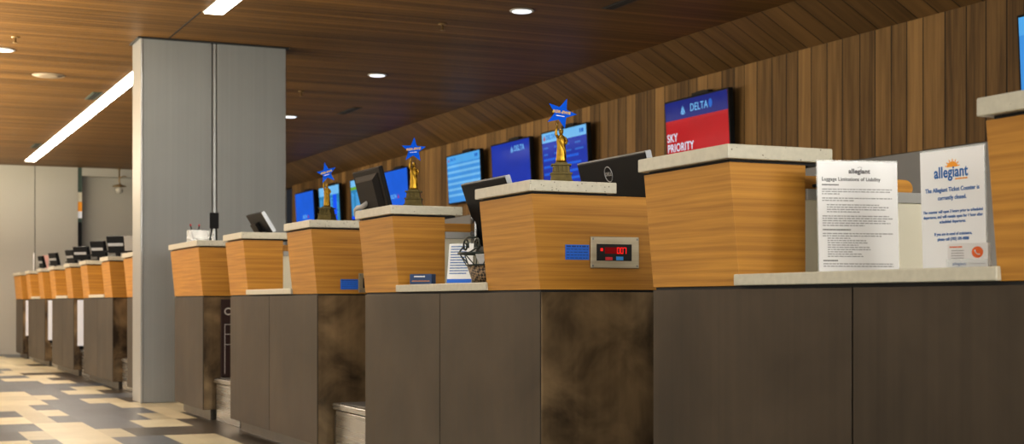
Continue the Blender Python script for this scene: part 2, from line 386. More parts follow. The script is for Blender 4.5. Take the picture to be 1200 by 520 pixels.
def make_floor():
    """running-bond stone tiles, 0.29 x 0.565, in cream, grey and taupe; stepped patches of colour"""
    bm = bmesh.new(); lay = bm.loops.layers.color.new('tile')
    rnd = random.Random(3)
    cream = (0.74, 0.71, 0.60); grey = (0.31, 0.345, 0.385); taupe = (0.215, 0.195, 0.165)
    rowh, hw = 0.565, 0.145
    # rows seen in the photo: (from w, to w, colour); anything else is drawn by the stepped rule below
    seen = {0: [(.6, .88, 'c'), (.88, 1.04, 'g'), (1.04, 1.31, 'c'), (1.31, 1.6, 'g'), (1.6, 1.89, 'c'), (1.89, 3, 't')],
            1: [(.6, .88, 'g'), (.88, 1.46, 'c'), (1.46, 3, 't')],
            2: [(.5, 1.03, 'g'), (1.03, 1.31, 'c'), (1.31, 1.6, 'g'), (1.6, 1.9, 'c'), (1.9, 3, 't')],
            3: [(.5, 1.17, 'c'), (1.17, 1.75, 'g'), (1.75, 2.04, 'c'), (2.04, 3, 't')],
            4: [(.6, 1.03, 'g'), (1.03, 1.31, 'c'), (1.31, 1.89, 'g'), (1.89, 2.4, 'c')],
            5: [(.4, 1.17, 'c'), (1.17, 1.78, 'g'), (1.78, 2.4, 'c')],
            6: [(.6, .9, 'g'), (.9, 1.31, 'c'), (1.31, 1.6, 'g'), (1.6, 1.9, 'c'), (1.9, 3, 't')],
            7: [(.4, 1.45, 'c'), (1.45, 3, 'g')],
            8: [(.4, 1.31, 'c'), (1.31, 1.6, 'g'), (1.6, 1.9, 'c'), (1.9, 3, 't')],
            9: [(.4, 1.05, 'c'), (1.05, 1.75, 'g'), (1.75, 2.04, 'c'), (2.04, 3, 't')],
            10: [(.4, 1.15, 'c'), (1.15, 3, 'g')],
            11: [(.4, .8, 'g'), (.8, 1.05, 'c'), (1.05, 1.6, 'g'), (1.6, 1.9, 'c'), (1.9, 3, 't')],
            12: [(.4, 1.3, 'g'), (1.3, 1.75, 'c'), (1.75, 3, 't')],
            13: [(.4, 1.6, 'g'), (1.6, 1.9, 'c'), (1.9, 3, 't')],
            14: [(.4, 1.2, 'g'), (1.2, 1.6, 'c'), (1.6, 3, 't')],
            15: [(.4, 1.5, 'g'), (1.5, 3, 'c')], 16: [(.4, 1.1, 'c'), (1.1, 1.6, 'g'), (1.6, 3, 'c')], 17: [(.4, 1.5, 'g'), (1.5, 3, 'c')],
            18: [(.4, 1.9, 'c'), (1.9, 3, 't')], 19: [(.4, 1.2, 'c'), (1.2, 1.5, 'g'), (1.5, 3, 'c')], 20: [(.4, 3, 'c')]}
    i0, i1 = int((YN-7.7)/rowh)-1, int((24-7.7)/rowh)+1
    for i in range(i0, i1+1):
        y0, y1 = 7.7+i*rowh, 7.7+(i+1)*rowh
        j = -30
        x = -7.0+(0.145 if i % 2 else 0.0)+0.03
        while x < 6.3:
            xm = x+hw; key = None
            for h in (0, 1):
                a, b = x+h*hw, x+(h+1)*hw; mid = (a+b)/2; k = None
                for (s, e, cc) in seen.get(i, []):
                    if s <= mid < e: k = cc
                if k is None:
                    if key is None:
                        q = math.sin(x*1.9+i*0.55)+math.sin(x*0.8-i*0.9+1.3)+rnd.uniform(-.7, .7)
                        key = 'c' if q > 0.1 else ('g' if rnd.random() < 0.75 else 't')
                    k = key
                col = {'c': cream, 'g': grey, 't': taupe}[k]
                if h == 0: jit = rnd.uniform(0.92, 1.08)
                f = bm.faces.new([bm.verts.new(p) for p in ((a, y0, 0), (b, y0, 0), (b, y1, 0), (a, y1, 0))])
                for lp in f.loops: lp[lay] = (col[0]*jit, col[1]*jit, col[2]*jit, 1)
            x += 2*hw
    me = bpy.data.meshes.new('floor'); bm.to_mesh(me); bm.free(); me.materials.append(M['floor'])
    o = bpy.data.objects.new('floor', me); C.objects.link(o); return struct(o)
make_floor()
struct(box('ceiling', XL, 5.6, YN, YB+0.7, CH, CH+0.1, M['ceil']))
cv = MB(); cv.hexa([(5.6, YN, CH), (6.0, YN, 2.488), (6.1, YN, 2.488), (6.1, YN, CH+.1), (5.6, YN, CH+.1)],
                   [(5.6, YB, CH), (6.0, YB, 2.488), (6.1, YB, 2.488), (6.1, YB, CH+.1), (5.6, YB, CH+.1)], M['cove'])
struct(cv.build('trim_1', M['cove']))
struct(box('wall_right', XW, XW+.1, YN, YB, 0, 1.685, M['wall_grey']))
struct(box('trim_2', XW-.02, XW+.1, YN, 21.2, 1.685, 2.5, M['plank']))
w = MB(); w.box(XL, 2.366, YB, YB+.1, 0, CH, M['wall']); w.box(2.376, 2.97, YB, YB+.1, 0, CH, M['wall'])
w.box(2.366, 2.376, YB+.02, YB+.1, 0, CH, M['black'])
w.box(3.03, 6.1, YB, YB+.1, 2.6, CH, M['wall']); w.box(5.2, 6.1, YB, YB+.1, 0, 2.6, M['wall'])
struct(w.build('wall_back'))
struct(box('wall_recess', 2.9, 5.3, YB+.2, YB+.3, 0, CH, M['wall']))
g = MB()
g.box(2.97, 3.03, YB+.01, YB+.08, 2.36, CH, M['vent_green']); 
gl = bpy.data.materials['light_diffuser']
g.box(2.97, 3.03, YB+.01, YB+.08, 2.22, 2.36, M['cream']); g.box(2.97, 3.03, YB+.01, YB+.08, 2.08, 2.22, M['orange'])
g.box(2.97, 3.03, YB+.01, YB+.08, 1.98, 2.08, M['white_board']); g.box(2.97, 3.03, YB+.01, YB+.08, 1.92, 1.98, M['vent_green'])
g.box(2.97, 3.03, YB+.01, YB+.08, 1.5, 1.92, M['plastic']); g.box(2.97, 3.03, YB+.01, YB+.08, 0, 1.5, M['wall_grey'])
struct(g.build('window_1'))
struct(box('wall_left', XL-.1, XL, YN, YB, 0, CH, M['wall']))
struct(box('wall_front', XL, XW+.1, YN-.1, YN, 0, CH, M['wall']))
# pillar clad in grey panels with an open joint
p = MB(); p.box(1.945, 2.466, 10.95, 11.28, 0, CH, M['pillar']); p.box(2.504, 3.04, 10.95, 11.28, 0, CH, M['pillar'])
p.box(2.46, 2.51, 10.985, 11.24, 0, CH, M['black']); p.box(2.472, 2.498, 10.955, 10.99, 0, CH, M['edge_steel'])
struct(p.build('pillar', bevel=0.006))
e = MB(); e.box(1.93, 1.949, 10.945, 11.285, 0, CH-.005, M['edge_steel'])
struct(e.build('trim_3', bevel=0.006))
pt = box('trim_4', 1.91, 3.06, 10.93, 11.30, CH-.012, CH-.001, M['vent']); struct(pt)

# ------------------------------------------------------------------ check-in counters
ZB, ZT = 0.791, 1.100            # top of the metal base, top of the wood
def podium(par, y0, y1, depth, L_, end=0):
    """oak box whose aisle face leans out towards the top, with its stone cap"""
    m = MB(); t = 0.03
    fp = [(0, y0), (depth, y0), (depth, y1), (0, y1)]
    if end: fp = [(0, y0), (end, y0), (end, y0+.02), (depth, y0+.02), (depth, y1), (0, y1)]
    m.hexa([(x, y, ZB) for x, y in fp], [(x if x else -t, y, ZT) for x, y in fp], M['oak'])
    o = m.build('podium', M['oak'], par, 0.0015)
    g = MB(); g.box(-.02, 0.25, y0+.012, y1-.012, ZT, ZT+.008, M['black']); g.build('shadow_gap', M['black'], o)
    s = MB(); s.box(-.042, 0.275, y0-.013, y1+.013, ZT+.008, ZT+.044, M['stone']); s.build('stone_top', M['stone'], o, 0.003)
    return o
def make_counter(label, ynear, yfar, group='check-in counters in one row'):
    Ln = yfar-ynear; single = Ln < 1.2
    r = thing('check_in_counter', label, 'check-in counter', (WF, ynear, 0), 0, group)
    n = 1 if single else 2
    for i in range(n):
        a, b = Ln*i/n, Ln*(i+1)/n
        box('front_panel', 0, .005, a+(.003 if i else 0), b-(.003 if i < n-1 else 0), .066, ZB-.008, M['bronze'], r, 0.001)
    box('side_panel', .0055, .72, 0, .02, .066, ZB-.008, M['bronze_side'], r, 0.001)
    box('side_panel', .0055, .72, Ln-.02, Ln, .066, ZB-.008, M['bronze_side'], r, 0.001)
    box('carcass', .024, .70, .022, Ln-.022, .07, ZB-.010, M['black'], r)
    box('toe_kick', .055, .68, .03, Ln-.03, 0, .07, M['toe'], r)
    box('base_joint', .006, .70, .006, Ln-.006, ZB-.009, ZB, M['black'], r)
    if single:
        podium(r, 0, Ln, .30, Ln)
        box('staff_worktop', .31, .74, .03, Ln-.03, ZB, ZB+.029, M['cream'], r)
    else:
        podium(r, 0, .43, .20, Ln, .50)
        podium(r, Ln-.43, Ln, .20, Ln)
        box('low_shelf', -.013, .30, .42, Ln-.422, ZB+.0005, ZB+.029, M['stone'], r, 0.003)
        box('staff_worktop', .301, .78, .03, Ln-.03, ZB, ZB+.028, M['cream'], r)
        ip = box('inner_panel', .2005, .76, Ln-.425, Ln-.40, ZB+.029, 1.012, M['cream'], r)
        box('cap_rail', .2005, .77, Ln-.437, Ln-.39, 1.012, 1.040, M['greycap'], ip, 0.002)
        wb = MB(); pts = [(.2005, 1.040), (.565, 1.040)]
        for k in range(7):
            an = -PI/2*0+PI/2*k/6
            pts.append((.545+.025*math.cos(an), 1.052+.025*math.sin(an)))
        pts.append((.2005, 1.077))
        wb.hexa([(x, Ln-.40, z) for x, z in pts], [(x, Ln-.37, z) for x, z in pts], M['oak'])
        wb.build('desk_backboard', M['oak'], r, 0.002)
    return r
units = [(1.74, 3.50), (4.23, 5.99), (6.71, 8.47), (9.21, 10.10), (11.31, 12.03), (12.76, 14.50), (15.20, 16.95), (17.65, 19.40), (20.08, 20.94)]
labs = ['nearest oak and bronze check-in counter, holding the two white standing notices',
        'double check-in counter with red weight display on its oak end',
        'double check-in counter just in front of the single one at the pillar',
        'single-podium check-in counter standing directly in front of the grey pillar',
        'check-in counter partly hidden behind the grey pillar',
        'first whole double check-in counter beyond the grey pillar',
        'double check-in counter second beyond the pillar with white board at its far side',
        'double check-in counter between two white boards, third double beyond the pillar',
        'farthest narrow check-in counter standing by the end wall']
ctr = [make_counter(l, *u) for l, u in zip(labs, units)]

# weight display and notices on the near end of two counters
def scale_display(par, x0, x1, z0, z1):
    d = box('weight_display', x0, x1, -.008, -.0005, z0, z1, M['plate'], par, 0.002)
    cx, cz = (x0+x1)/2, (z0+z1)/2; hw_, hh = (x1-x0)/2*.72, (z1-z0)/2*.53
    sx = cx-.004
    b = MB(); b.box(sx-hw_, sx+hw_, -.0095, -.0075, cz-hh, cz+hh, M['black']); b.build('display_window', M['black'], d)
    k = MB()
    y = -.0102
    def q(a0, a1, b0, b1, m): k.poly([(a0, y, b0), (a1, y, b0), (a1, y, b1), (a0, y, b1)], m)
    q(sx-hw_*.55, sx+hw_*.15, cz-.004, cz+hh*.62, M['led_dim'])
    # seven-segment digits
    y -= .0004
    for n, dx in enumerate((.20, .40, .58)):
        X = sx+hw_*dx-.004; w_ = .011; h_ = hh*.62+.004; z_ = cz-.004
        segs = {0: 'abcdef', 1: 'abcdef', 2: 'abc'}[n]
        t = .0028
        if 'a' in segs: q(X, X+w_, z_+h_-t, z_+h_, M['led_red'])
        if 'd' in segs: q(X, X+w_, z_, z_+t, M['led_red'])
        if 'b' in segs: q(X+w_-t, X+w_, z_+h_/2, z_+h_, M['led_red'])
        if 'c' in segs: q(X+w_-t, X+w_, z_, z_+h_/2, M['led_red'])
        if 'e' in segs: q(X, X+t, z_, z_+h_/2, M['led_red'])
        if 'f' in segs: q(X, X+t, z_+h_/2, z_+h_, M['led_red'])
    q(sx-hw_*.80, sx-hw_*.66, cz+.004, cz+hh*.5, M['led_red'])
    k.build('digits', M['led_red'], d)
    kb = MB(); kb.box(sx-hw_*.52, sx-hw_*.12, -.0115, -.0095, cz-hh*.92, cz-hh*.55, M['btn_red'])
    kb.build('button', M['btn_red'], d)
    kb = MB(); kb.box(sx+hw_*.10, sx+hw_*.50, -.0115, -.0095, cz-hh*.92, cz-hh*.48, M['btn_blue'])
    kb.build('button', M['btn_blue'], d)
    for a in (x0+.008, x1-.008):
        for c in (z0+.008, z1-.008):
            MB().box(a-.003, a+.003, -.0095, -.0078, c-.003, c+.003, M['pipe']).build('screw', M['pipe'], d, 0.001)
    return d
def sticker(par, x0, x1, z0, z1):
    s = box('notice_sticker', x0, x1, -.002, -.0003, z0, z1, M['sticker'], par)
    k = MB(); rnd = random.Random(2); y = -.0024; n = 5
    for i in range(n):
        zc = z1-(z1-z0)*(i+.6)/(n+.2); h = .0045 if i == 0 else .0022; xx = x0+.004
        while xx < x1-.008:
            wd = rnd.uniform(.006, .016); wd = min(wd, x1-.004-xx)
            k.poly([(xx, y, zc-h/2), (xx+wd, y, zc-h/2), (xx+wd, y, zc+h/2), (xx, y, zc+h/2)], M['sticker_dark']); xx += wd+.003
    k.build('print', M['sticker_dark'], s)
scale_display(ctr[1], .181, .362, .862, .966)
sticker(ctr[1], .091, .178, .889, .938)
sticker(ctr[2], .117, .205, .812, .861)
scale_display(ctr[2], .207, .385, .797, .890)

# ------------------------------------------------------------------ baggage scales and boards in the gaps
def make_scale(y0, y1, label):
    r = thing('baggage_scale', label, 'baggage scale', (WF+.06, (y0+y1)/2, 0), 0, 'steel baggage scales between the counters')
    h = (y1-y0)/2-.055
    box('housing', .012, .60, -h+.012, h-.012, 0, .235, M['steel'], r, 0.004)
    pl = box('platform', 0, .62, -h, h, .240, .270, M['steel'], r, 0.004)
    box('mat', .03, .59, -h+.03, h-.03, .2701, .274, M['pipe'], pl)
    box('skirt', .02, .58, -h-.035, h+.035, 0, .21, M['toe'], r)
    return r
make_scale(3.50, 4.23, 'steel baggage scale between the nearest counter and the next one')
make_scale(5.99, 6.71, 'steel baggage scale below the blue sticker on the oak podium')
make_scale(8.47, 9.21, 'steel baggage scale under the maroon board in front of the pillar')
make_scale(12.03, 12.76, 'steel baggage scale under the maroon board beyond the pillar')
make_scale(14.50, 15.20, 'steel baggage scale under the largest white board')
make_scale(16.95, 17.65, 'steel baggage scale under the middle white board')
make_scale(19.40, 20.08, 'steel baggage scale under the smallest, farthest white board')

def sizer_board(y, label, x0):
    r = thing('bag_size_board', label, 'sign board', (x0, y, .2741), 0, 'maroon bag size boards')
    box('panel', 0, .42, -.015, 0, 0, .495, M['maroon'], r, 0.002)
    k = MB(); yy = -.0157
    def ln(a0, a1, b0, b1): k.poly([(a0, yy, b0), (a1, yy, b0), (a1, yy, b1), (a0, yy, b1)], M['offwhite'])
    for xx in (.022, .38): ln(xx, xx+.004, 0.02, .335)
    for zz in (.205, .27, .332): ln(.022, .384, zz, zz+.004)
    k.build('outline', M['offwhite'], r)
    t = MB(); add_text(t, 'CARRY-ON', 0, 0, 0, .065, M['offwhite'], .012, 'LEFT')
    for v in t.bm.verts: v.co = Vector((v.co.x+.018, -.0157-v.co.z*.1, v.co.y+.415))
    t.build('lettering', M['offwhite'], r)
    return r
sizer_board(9.19, 'dark maroon bag size board beside the counter in front of the pillar', WF+.108)
sizer_board(12.74, 'dark maroon bag size board in the gap beyond the pillar', WF+.12)
for y, l in ((15.18, 'largest of the three white boards in gaps between far counters'), (17.63, 'middle of the three white boards in gaps between far counters'),
             (20.06, 'smallest and farthest of the three white boards between counters')):
    r = thing('white_board', l, 'sign board', (WF+.035, y, .2741), 0, 'white boards in the gaps of the far counters')
    box('panel', 0, .40, -.012, 0, .035, .50, M['white_board'], r)
    box('stand', 0.02, .38, -.02, .01, 0, .034, M['plastic'], r)

# ------------------------------------------------------------------ monitors
def make_monitor(label, loc, yaw=90, w=.51, h=.31, zmid=1.10, tilt=17, case='plastic', z0=.822, logo=False, edge=True, hump=True, neck_x=0.0):
    """staff monitor seen from behind: root at the foot; local x right, y up, z to the viewer behind it"""
    r = thing('computer_monitor', label, 'monitor', loc, mat=facing(yaw), group='staff monitors along the counters')
    T = Matrix.Translation((0, zmid-z0, 0)) @ Matrix.Rotation(R(tilt), 4, 'X')
    mb = MB(); d = .018
    mb.box(-w/2, w/2, -h/2, h/2, -d, d*.3, M[case])
    if hump:
        hw2, hh2 = w*.30, h*.33
        mb.hexa([(-w*.42, -h*.42, d*.3), (w*.42, -h*.42, d*.3), (w*.42, h*.40, d*.3), (-w*.42, h*.40, d*.3)],
                [(-hw2, -hh2, d*1.5), (hw2, -hh2, d*1.5), (hw2, hh2*.8, d*1.5), (-hw2, hh2*.8, d*1.5)], M[case])
    o = mb.build('casing', M[case], r, 0.007, 3); o.matrix_basis = T
    s = MB(); s.box(-w/2+.012, w/2-.012, -h/2+.014, h/2-.012, -d-.0012, -d-.0002, M['black']); s.build('screen', M['black'], o)
    if edge:
        e = MB(); e.box(-w/2+.003, w/2-.003, h/2-.0035, h/2+.0012, -d+.001, d*.3-.002, M['silver']); e.box(w/2-.0035, w/2+.0012, -h/2+.003, h/2, -d+.001, d*.3-.002, M['silver'])
        e.build('bezel_edge', M['silver'], o)
    if logo:
        k = MB(); zz = d*1.5+.0006 if hump else d*.3+.0006
        k.tube([(-.03+.027*math.cos(2*PI*a/28), .094+.027*math.sin(2*PI*a/28), zz) for a in range(28)], .0018, M['silver'], 6, True)
        add_text(k, 'DELL', -.03, .094, zz, .019, M['silver'], .02)
        k.build('logo', M['silver'], o)
    n = MB(); n.box(neck_x-.03, neck_x+.03, .012, zmid-z0-.02, -.05, -.03, M['pipe']); n.box(neck_x-.025, neck_x+.025, zmid-z0-.05, zmid-z0+.02, -.04, -.005, M['pipe'])
    n.build('neck', M['pipe'], r, 0.004)
    b = MB(); b.box(neck_x-.11, neck_x+.11, 0, .012, -.14, .05, M[case]); b.build('base', M[case], r, 0.004)
    return r
def on_top(u, dy, x): return (WF+x, units[u][0]+dy, 1.1445)
# on the worktops
make_monitor('wide black monitor with round silver logo behind the weight display podium', (2.47, 4.525, .822), w=.51, h=.30, zmid=1.115, tilt=15, logo=True, hump=False)
make_monitor('black monitor back on a metal arm plate above the wire basket', (2.335, 5.325, .822), w=.45, h=.30, zmid=1.095, tilt=20, hump=False, neck_x=-.10)
m3 = make_monitor('dark bulky-backed monitor on a bent grey tube beside a small golden statue', (2.40, 7.03, .822), w=.42, h=.25, zmid=1.305, tilt=15, case='plastic_brown', edge=False)
for c in kids(m3):
    if c.name.startswith('neck'): bpy.data.objects.remove(c)
tb = MB(); tb.tube([(-.165, .012, .02), (-.165, .36, .02), (-.163, .385, .03), (-.15, .405, .035), (-.12, .415, .035), (-.08, .415, .03), (-.03, .44, .005)], .013, M['greycap'], 10)
tb.build('neck', M['greycap'], m3)
# arm plate with bolt heads under the second monitor
ap = MB(); ap.box(-.245, -.195, .12, .305, -.012, .004, M['steel']); ap.box(-.235, -.06, .13, .16, -.03, -.0125, M['pipe'])
apo = ap.build('arm_plate', M['steel'], [o for o in bpy.data.objects if o.get('label', '').startswith('black monitor back')][0], 0.012, 3)
for yy in (.15, .21, .27): MB().lathe([(.012, .004), (.012, .008), (.006, .011), (.001, .0115)], M['pipe'], 14, (-.220, yy)).build('bolt', M['pipe'], apo)

def low_screen(label, loc, yaw, w=.36, h=.15, tilt=32, case='plastic', z=.055):
    r = thing('counter_screen', label, 'screen', loc, mat=facing(yaw), group='small screens on the stone counter tops')
    T = Matrix.Translation((0, z, 0)) @ Matrix.Rotation(R(tilt), 4, 'X')
    o = MB().box(-w/2, w/2, -h/2, h/2, -.014, .006, M[case]).build('casing', M[case], r, 0.004); o.matrix_basis = T
    MB().box(w/2-.006, w/2+.0015, -h/2, h/2, -.0145, .0065, M['silver']).build('bezel_edge', M['silver'], o)
    MB().box(-w*.32, w*.02, -h*.32, h*.1, .006, .03, M['plastic_brown']).build('rear_socket', M['plastic_brown'], o, 0.004)
    MB().box(-.06, .06, 0, .012, -.07, .02, M['plastic']).box(-.03, .03, .01, z, -.03, -.012, M['plastic']).build('foot', M['plastic'], r, 0.003)
    return r
low_screen('low black screen tilted back on the stone top, beside the pillar counter', on_top(2, 1.535, .12), 90, h=.13, z=.06)

# terminal on two legs, on the counter before the pillar
t = thing('card_terminal', 'tall thin black terminal on two legs in front of the grey pillar', 'terminal', on_top(3, .30, .14), mat=facing(25))
MB().box(-.030, .030, .09, .195, -.006, .006, M['plastic']).build('body', M['plastic'], t, 0.004)
lg = MB(); lg.tube([(-.016, .10, -.004), (-.026, .0, .012)], .006, M['plastic']); lg.build('leg', M['plastic'], t)
lg = MB(); lg.tube([(.012, .10, -.004), (.012, .0, -.012)], .006, M['plastic']); lg.build('leg', M['plastic'], t)
# clear box with pens and slips
bx = thing('acrylic_box', 'clear acrylic box of pens and slips on the counter before the pillar', 'box', on_top(3, .45, .075), 0)
a = MB(); t_ = .003
a.box(-.075, .085, -.05, .05, 0, t_, M['acrylic']); a.box(-.075, .085, -.05, -.05+t_, t_, .085, M['acrylic']); a.box(-.075, .085, .05-t_, .05, t_, .085, M['acrylic'])
a.box(-.075, -.075+t_, -.047, .047, t_, .085, M['acrylic']); a.box(.085-t_, .085, -.047, .047, t_, .085, M['acrylic'])
a.build('walls', M['acrylic'], bx)
bl = on_top(3, .45, .075)
for i, (dx, dy, lx) in enumerate(((-.035, .0, -.02), (-.01, .01, .012))):
    o = MB().tube([(0, 0, .006), (lx, .01, .112)], .0035, M['plastic'], 8).tube([(lx, .01, .112), (lx*1.12, .011, .125)], [.006, .005], M['red'], 8).build('pen')
    o.location = (bl[0]+dx, bl[1]+dy, bl[2]); tag(o, 'red-capped pen leaning in the clear acrylic box', 'pen', 'pens in the acrylic box')
for i, (dx, ry) in enumerate(((.0, 25), (.03, -18), (-.05, 14))):
    o = MB().box(-.024, .024, -.001, .001, -.028, .028, M['white']).build('paper_slip')
    o.location = (bl[0]+dx, bl[1]-.02+.014*i, bl[2]+.052); o.rotation_euler = (R(8), R(ry), 0)
    tag(o, 'white paper slip tilted in the clear acrylic box', 'paper', 'slips in the acrylic box')
o = MB().box(-.006, .016, -.006, .006, 0, .006, M['yellow']).build('sticky_note'); o.location = on_top(3, .22, .09); tag(o, 'tiny yellow note lying on the stone top by the black terminal', 'note')

# far counters: monitors turned towards their clerks, standing on the stone tops
def far_monitor(label, loc, yaw, w, h, zmid=.16, tilt=14, light=False):
    r = thing('check_in_screen', label, 'monitor', loc, mat=facing(yaw), group='screens on the far counters')
    T = Matrix.Translation((0, zmid, 0)) @ Matrix.Rotation(R(tilt), 4, 'X')
    o = MB().box(-w/2, w/2, -h/2, h/2, -.02, .008, M['plastic']).build('casing', M['plastic'], r, 0.005); o.matrix_basis = T
    MB().box(-w/2+.012, w/2-.012, -.012, .014, .008, .014, M['silver']).build('highlight_bar', M['silver'], o, 0.002)  # silver bar put in as the white reflection across the dark casing
    MB().box(w/2-.001, w/2+.006, -h/2, h/2, -.024, .012, M['plastic']).build('side_edge', M['plastic'], o)
    MB().box(-.02, .02, 0, zmid-.02, -.035, -.012, M['plastic_brown']).box(-.07, .05, 0, .012, -.06, .02, M['plastic_brown']).build('foot', M['plastic_brown'], r, 0.003)
    MB().box(-w/2-.05, -.02, zmid*.42, zmid*.42+.014, -.03, -.012, M['plastic']).build('cable_arm', M['plastic'], r)
    return r
far_monitor('biggest black screen of the far row, on the first double counter beyond the pillar', on_top(5, .27, .075), 48, .19, .15, .112)
far_monitor('black screen on the far podium of the first double counter beyond the pillar', on_top(5, 1.40, .085), 48, .16, .15, .110)
far_monitor('black screen on the near podium of second double counter beyond pillar', on_top(6, .20, .10), 48, .18, .14, .108)
far_monitor('slim black screen on the far podium of second double counter beyond pillar', on_top(6, 1.42, .155), 70, .18, .15, .108)
far_monitor('slim dark screen on the near podium of third double counter beyond pillar', on_top(7, .17, .12), 72, .20, .15, .112)
o = far_monitor('dark screen on the far podium of third double counter, beside pink card', on_top(7, 1.42, .12), 72, .12, .15, .11)
lo = thing('counter_screen', 'pale grey screen back on the counter half hidden by the pillar', 'screen', on_top(4, .59, .01), mat=facing(45))
MB().box(-.055, .055, .02, .14, 0, .006, M['greycap']).build('casing', M['greycap'], lo, 0.004).rotation_euler = (R(8), 0, 0)
MB().box(.056, .066, .02, .145, -.03, .008, M['plastic']).build('side_edge', M['plastic'], lo)
MB().box(-.03, .04, 0, .02, -.04, .01, M['plastic']).build('foot', M['plastic'], lo)
pk = thing('leaning_card', 'pink card standing on the far counter left of a dark screen', 'card', on_top(7, 1.55, .185), mat=facing(20))
MB().box(-.04, .04, 0.006, .20, -.003, .003, M['pink']).build('card', M['pink'], pk, 0.002)
MB().box(-.03, .03, 0, .006, -.03, .03, M['pink']).build('foot', M['pink'], pk)
pl = thing('thin_pole', 'thin pale pole standing on the farthest counter', 'pole', on_top(8, .42, .185), 0)
MB().tube([(0, 0, .01), (0, 0, .27)], .007, M['white'], 8).build('rod', M['white'], pl)
MB().lathe([(.03, 0), (.03, .008), (.012, .012)], M['white'], 14).build('base', M['white'], pl)

# ------------------------------------------------------------------ statues with star signs
def make_statue(label, loc, yaw, star_rot, text_rot, s=1.0, first=True):
    r = thing('golden_statuette', label, 'statuette', loc, mat=facing(yaw) @ Matrix.Rotation(R(-90), 4, 'X') @ Matrix.Scale(s, 4), group='golden statuettes under blue stars')
    # local: x right, y away, z up
    def sq(h, z): return [(-h, -h, z), (h, -h, z), (h, h, z), (-h, h, z)]
    m = MB()
    for a, b, z0, z1 in ((.046, .044, 0, .010), (.040, .039, .010, .017), (.036, .033, .017, .038), (.037, .037, .038, .043), (.030, .027, .043, .068), (.034, .034, .068, .0735), (.021, .021, .0735, .0795)):
        m.hexa(sq(a, z0), sq(b, z1), M['gold_dark'])
    for sx in (-1, 1):                       # pilasters on the pedestal
        for k in range(4):
            x = -.0225+.015*k
            m.box(x-.0028, x+.0028, sx*.0305-.002, sx*.0305+.002, .045, .067, M['gold_dark'])
    ped = m.build('pedestal', M['gold_dark'], r, 0.0008)
    # robed body: one lofted surface with folds
    prof = [(.0165, .013, .079), (.017, .014, .088), (.0155, .0125, .105), (.0145, .0115, .122), (.0140, .011, .138), (.0155, .0115, .150), (.0150, .0105, .160), (.0130, .009, .168), (.0065, .0065, .1725), (.0050, .0050, .176)]
    rings = []
    for i, (a, b, z) in enumerate(prof):
        ring = []
        for j in range(32):
            t = 2*PI*j/32; fold = 1+(.09*math.sin(7*t+i*.5) if i < 6 else .03*math.sin(5*t))
            ring.append((a*fold*math.cos(t), b*fold*math.sin(t), z))
        rings.append(ring)
    m = MB(); m.loft(rings, M['gold'])
    # head
    hd = []
    for k in range(9):
        t = PI*k/8; rr = .0085*math.sin(t)+.0004
        hd.append([(rr*.88*math.cos(2*PI*j/16), rr*math.sin(2*PI*j/16)-.001, .184-.0105*math.cos(t)) for j in range(16)])
    m.loft(hd, M['gold'])
    m.tube([(0, -.0085, .186), (0, -.0112, .1825), (0, -.009, .181)], [.001, .0016, .001], M['gold'], 6)     # nose
    # raised right arm (viewer's left) and left arm bent round the tablet
    m.tube([(-.011, 0, .165), (-.0175, -.001, .176), (-.0165, -.002, .192), (-.013, -.002, .206)], [.0055, .0048, .0038, .0032], M['gold'], 10)
    m.tube([(.012, 0, .164), (.019, -.003, .152), (.017, -.011, .143), (.011, -.014, .146)], [.0055, .005, .004, .0032], M['gold'], 10)
    # sash across the robe
    m.tube([(-.012, -.009, .164), (-.004, -.0125, .150), (.006, -.0125, .134), (.014, -.009, .118), (.0155, -.006, .096)], [.003, .0035, .0035, .003, .002], M['gold'], 8)
    m.build('figure', M['gold'], r)
    c = MB(); c.tube([(.0078*math.cos(2*PI*k/16), .0078*math.sin(2*PI*k/16)-.001, .1885) for k in range(16)], .0014, M['gold'], 6, True)
    c.build('hair_band', M['gold'], r)
    tc = MB(); tc.tube([(-.013, -.002, .199), (-.0125, -.002, .214)], [.0018, .0028], M['gold'], 8)
    tc.tube([(-.0125, -.002, .214), (-.0125, -.002, .2165)], [.0045, .0045], M['gold'], 8)
    tc.build('star_holder', M['gold'], r)
    # star sign on the torch
    sr = MB(); cz = .246; cx = .000; R0, R1 = .054, .0225; pts = []
    for k in range(10):
        an = R(90-star_rot-36*k); rr = R0 if k % 2 == 0 else R1
        pts.append((cx+rr*math.cos(an), cz+rr*math.sin(an)))
    sr.hexa([(x, -.006, z) for x, z in pts], [(x, -.003, z) for x, z in pts], M['star'])
    so = sr.build('star_sign', M['star'], r)
    tx = MB(); add_text(tx, 'BGR-EWR', 0, .004, 0, .0135, M['yellow'], .035, slant=.25, rot=0)
    rnd = random.Random(5); dashes(tx, -.016, .014, -.009, .0025, M['white'], 0, rnd)
    Rm = Matrix.Rotation(R(text_rot), 4, 'Z')
    for v in tx.bm.verts:
        q = Rm @ v.co; v.co = Vector((q.x+cx, -.0064-abs(v.co.z)*.2, q.y+cz))
    tx.build('lettering', M['yellow'], so)
    return r
make_statue('golden robed statuette with blue star, on the weight display podium', (WF+.17, 4.42, 1.1445), 24, 22, -9)
make_statue('golden robed statuette with blue star standing right of the bulky-backed monitor', (WF+.13, 5.74, 1.1445), 26, 3, 5)
make_statue('farthest golden robed statuette, blue star tilted, before the blue screens', (WF+.12, 6.94, 1.1445), 40, -12, 14)

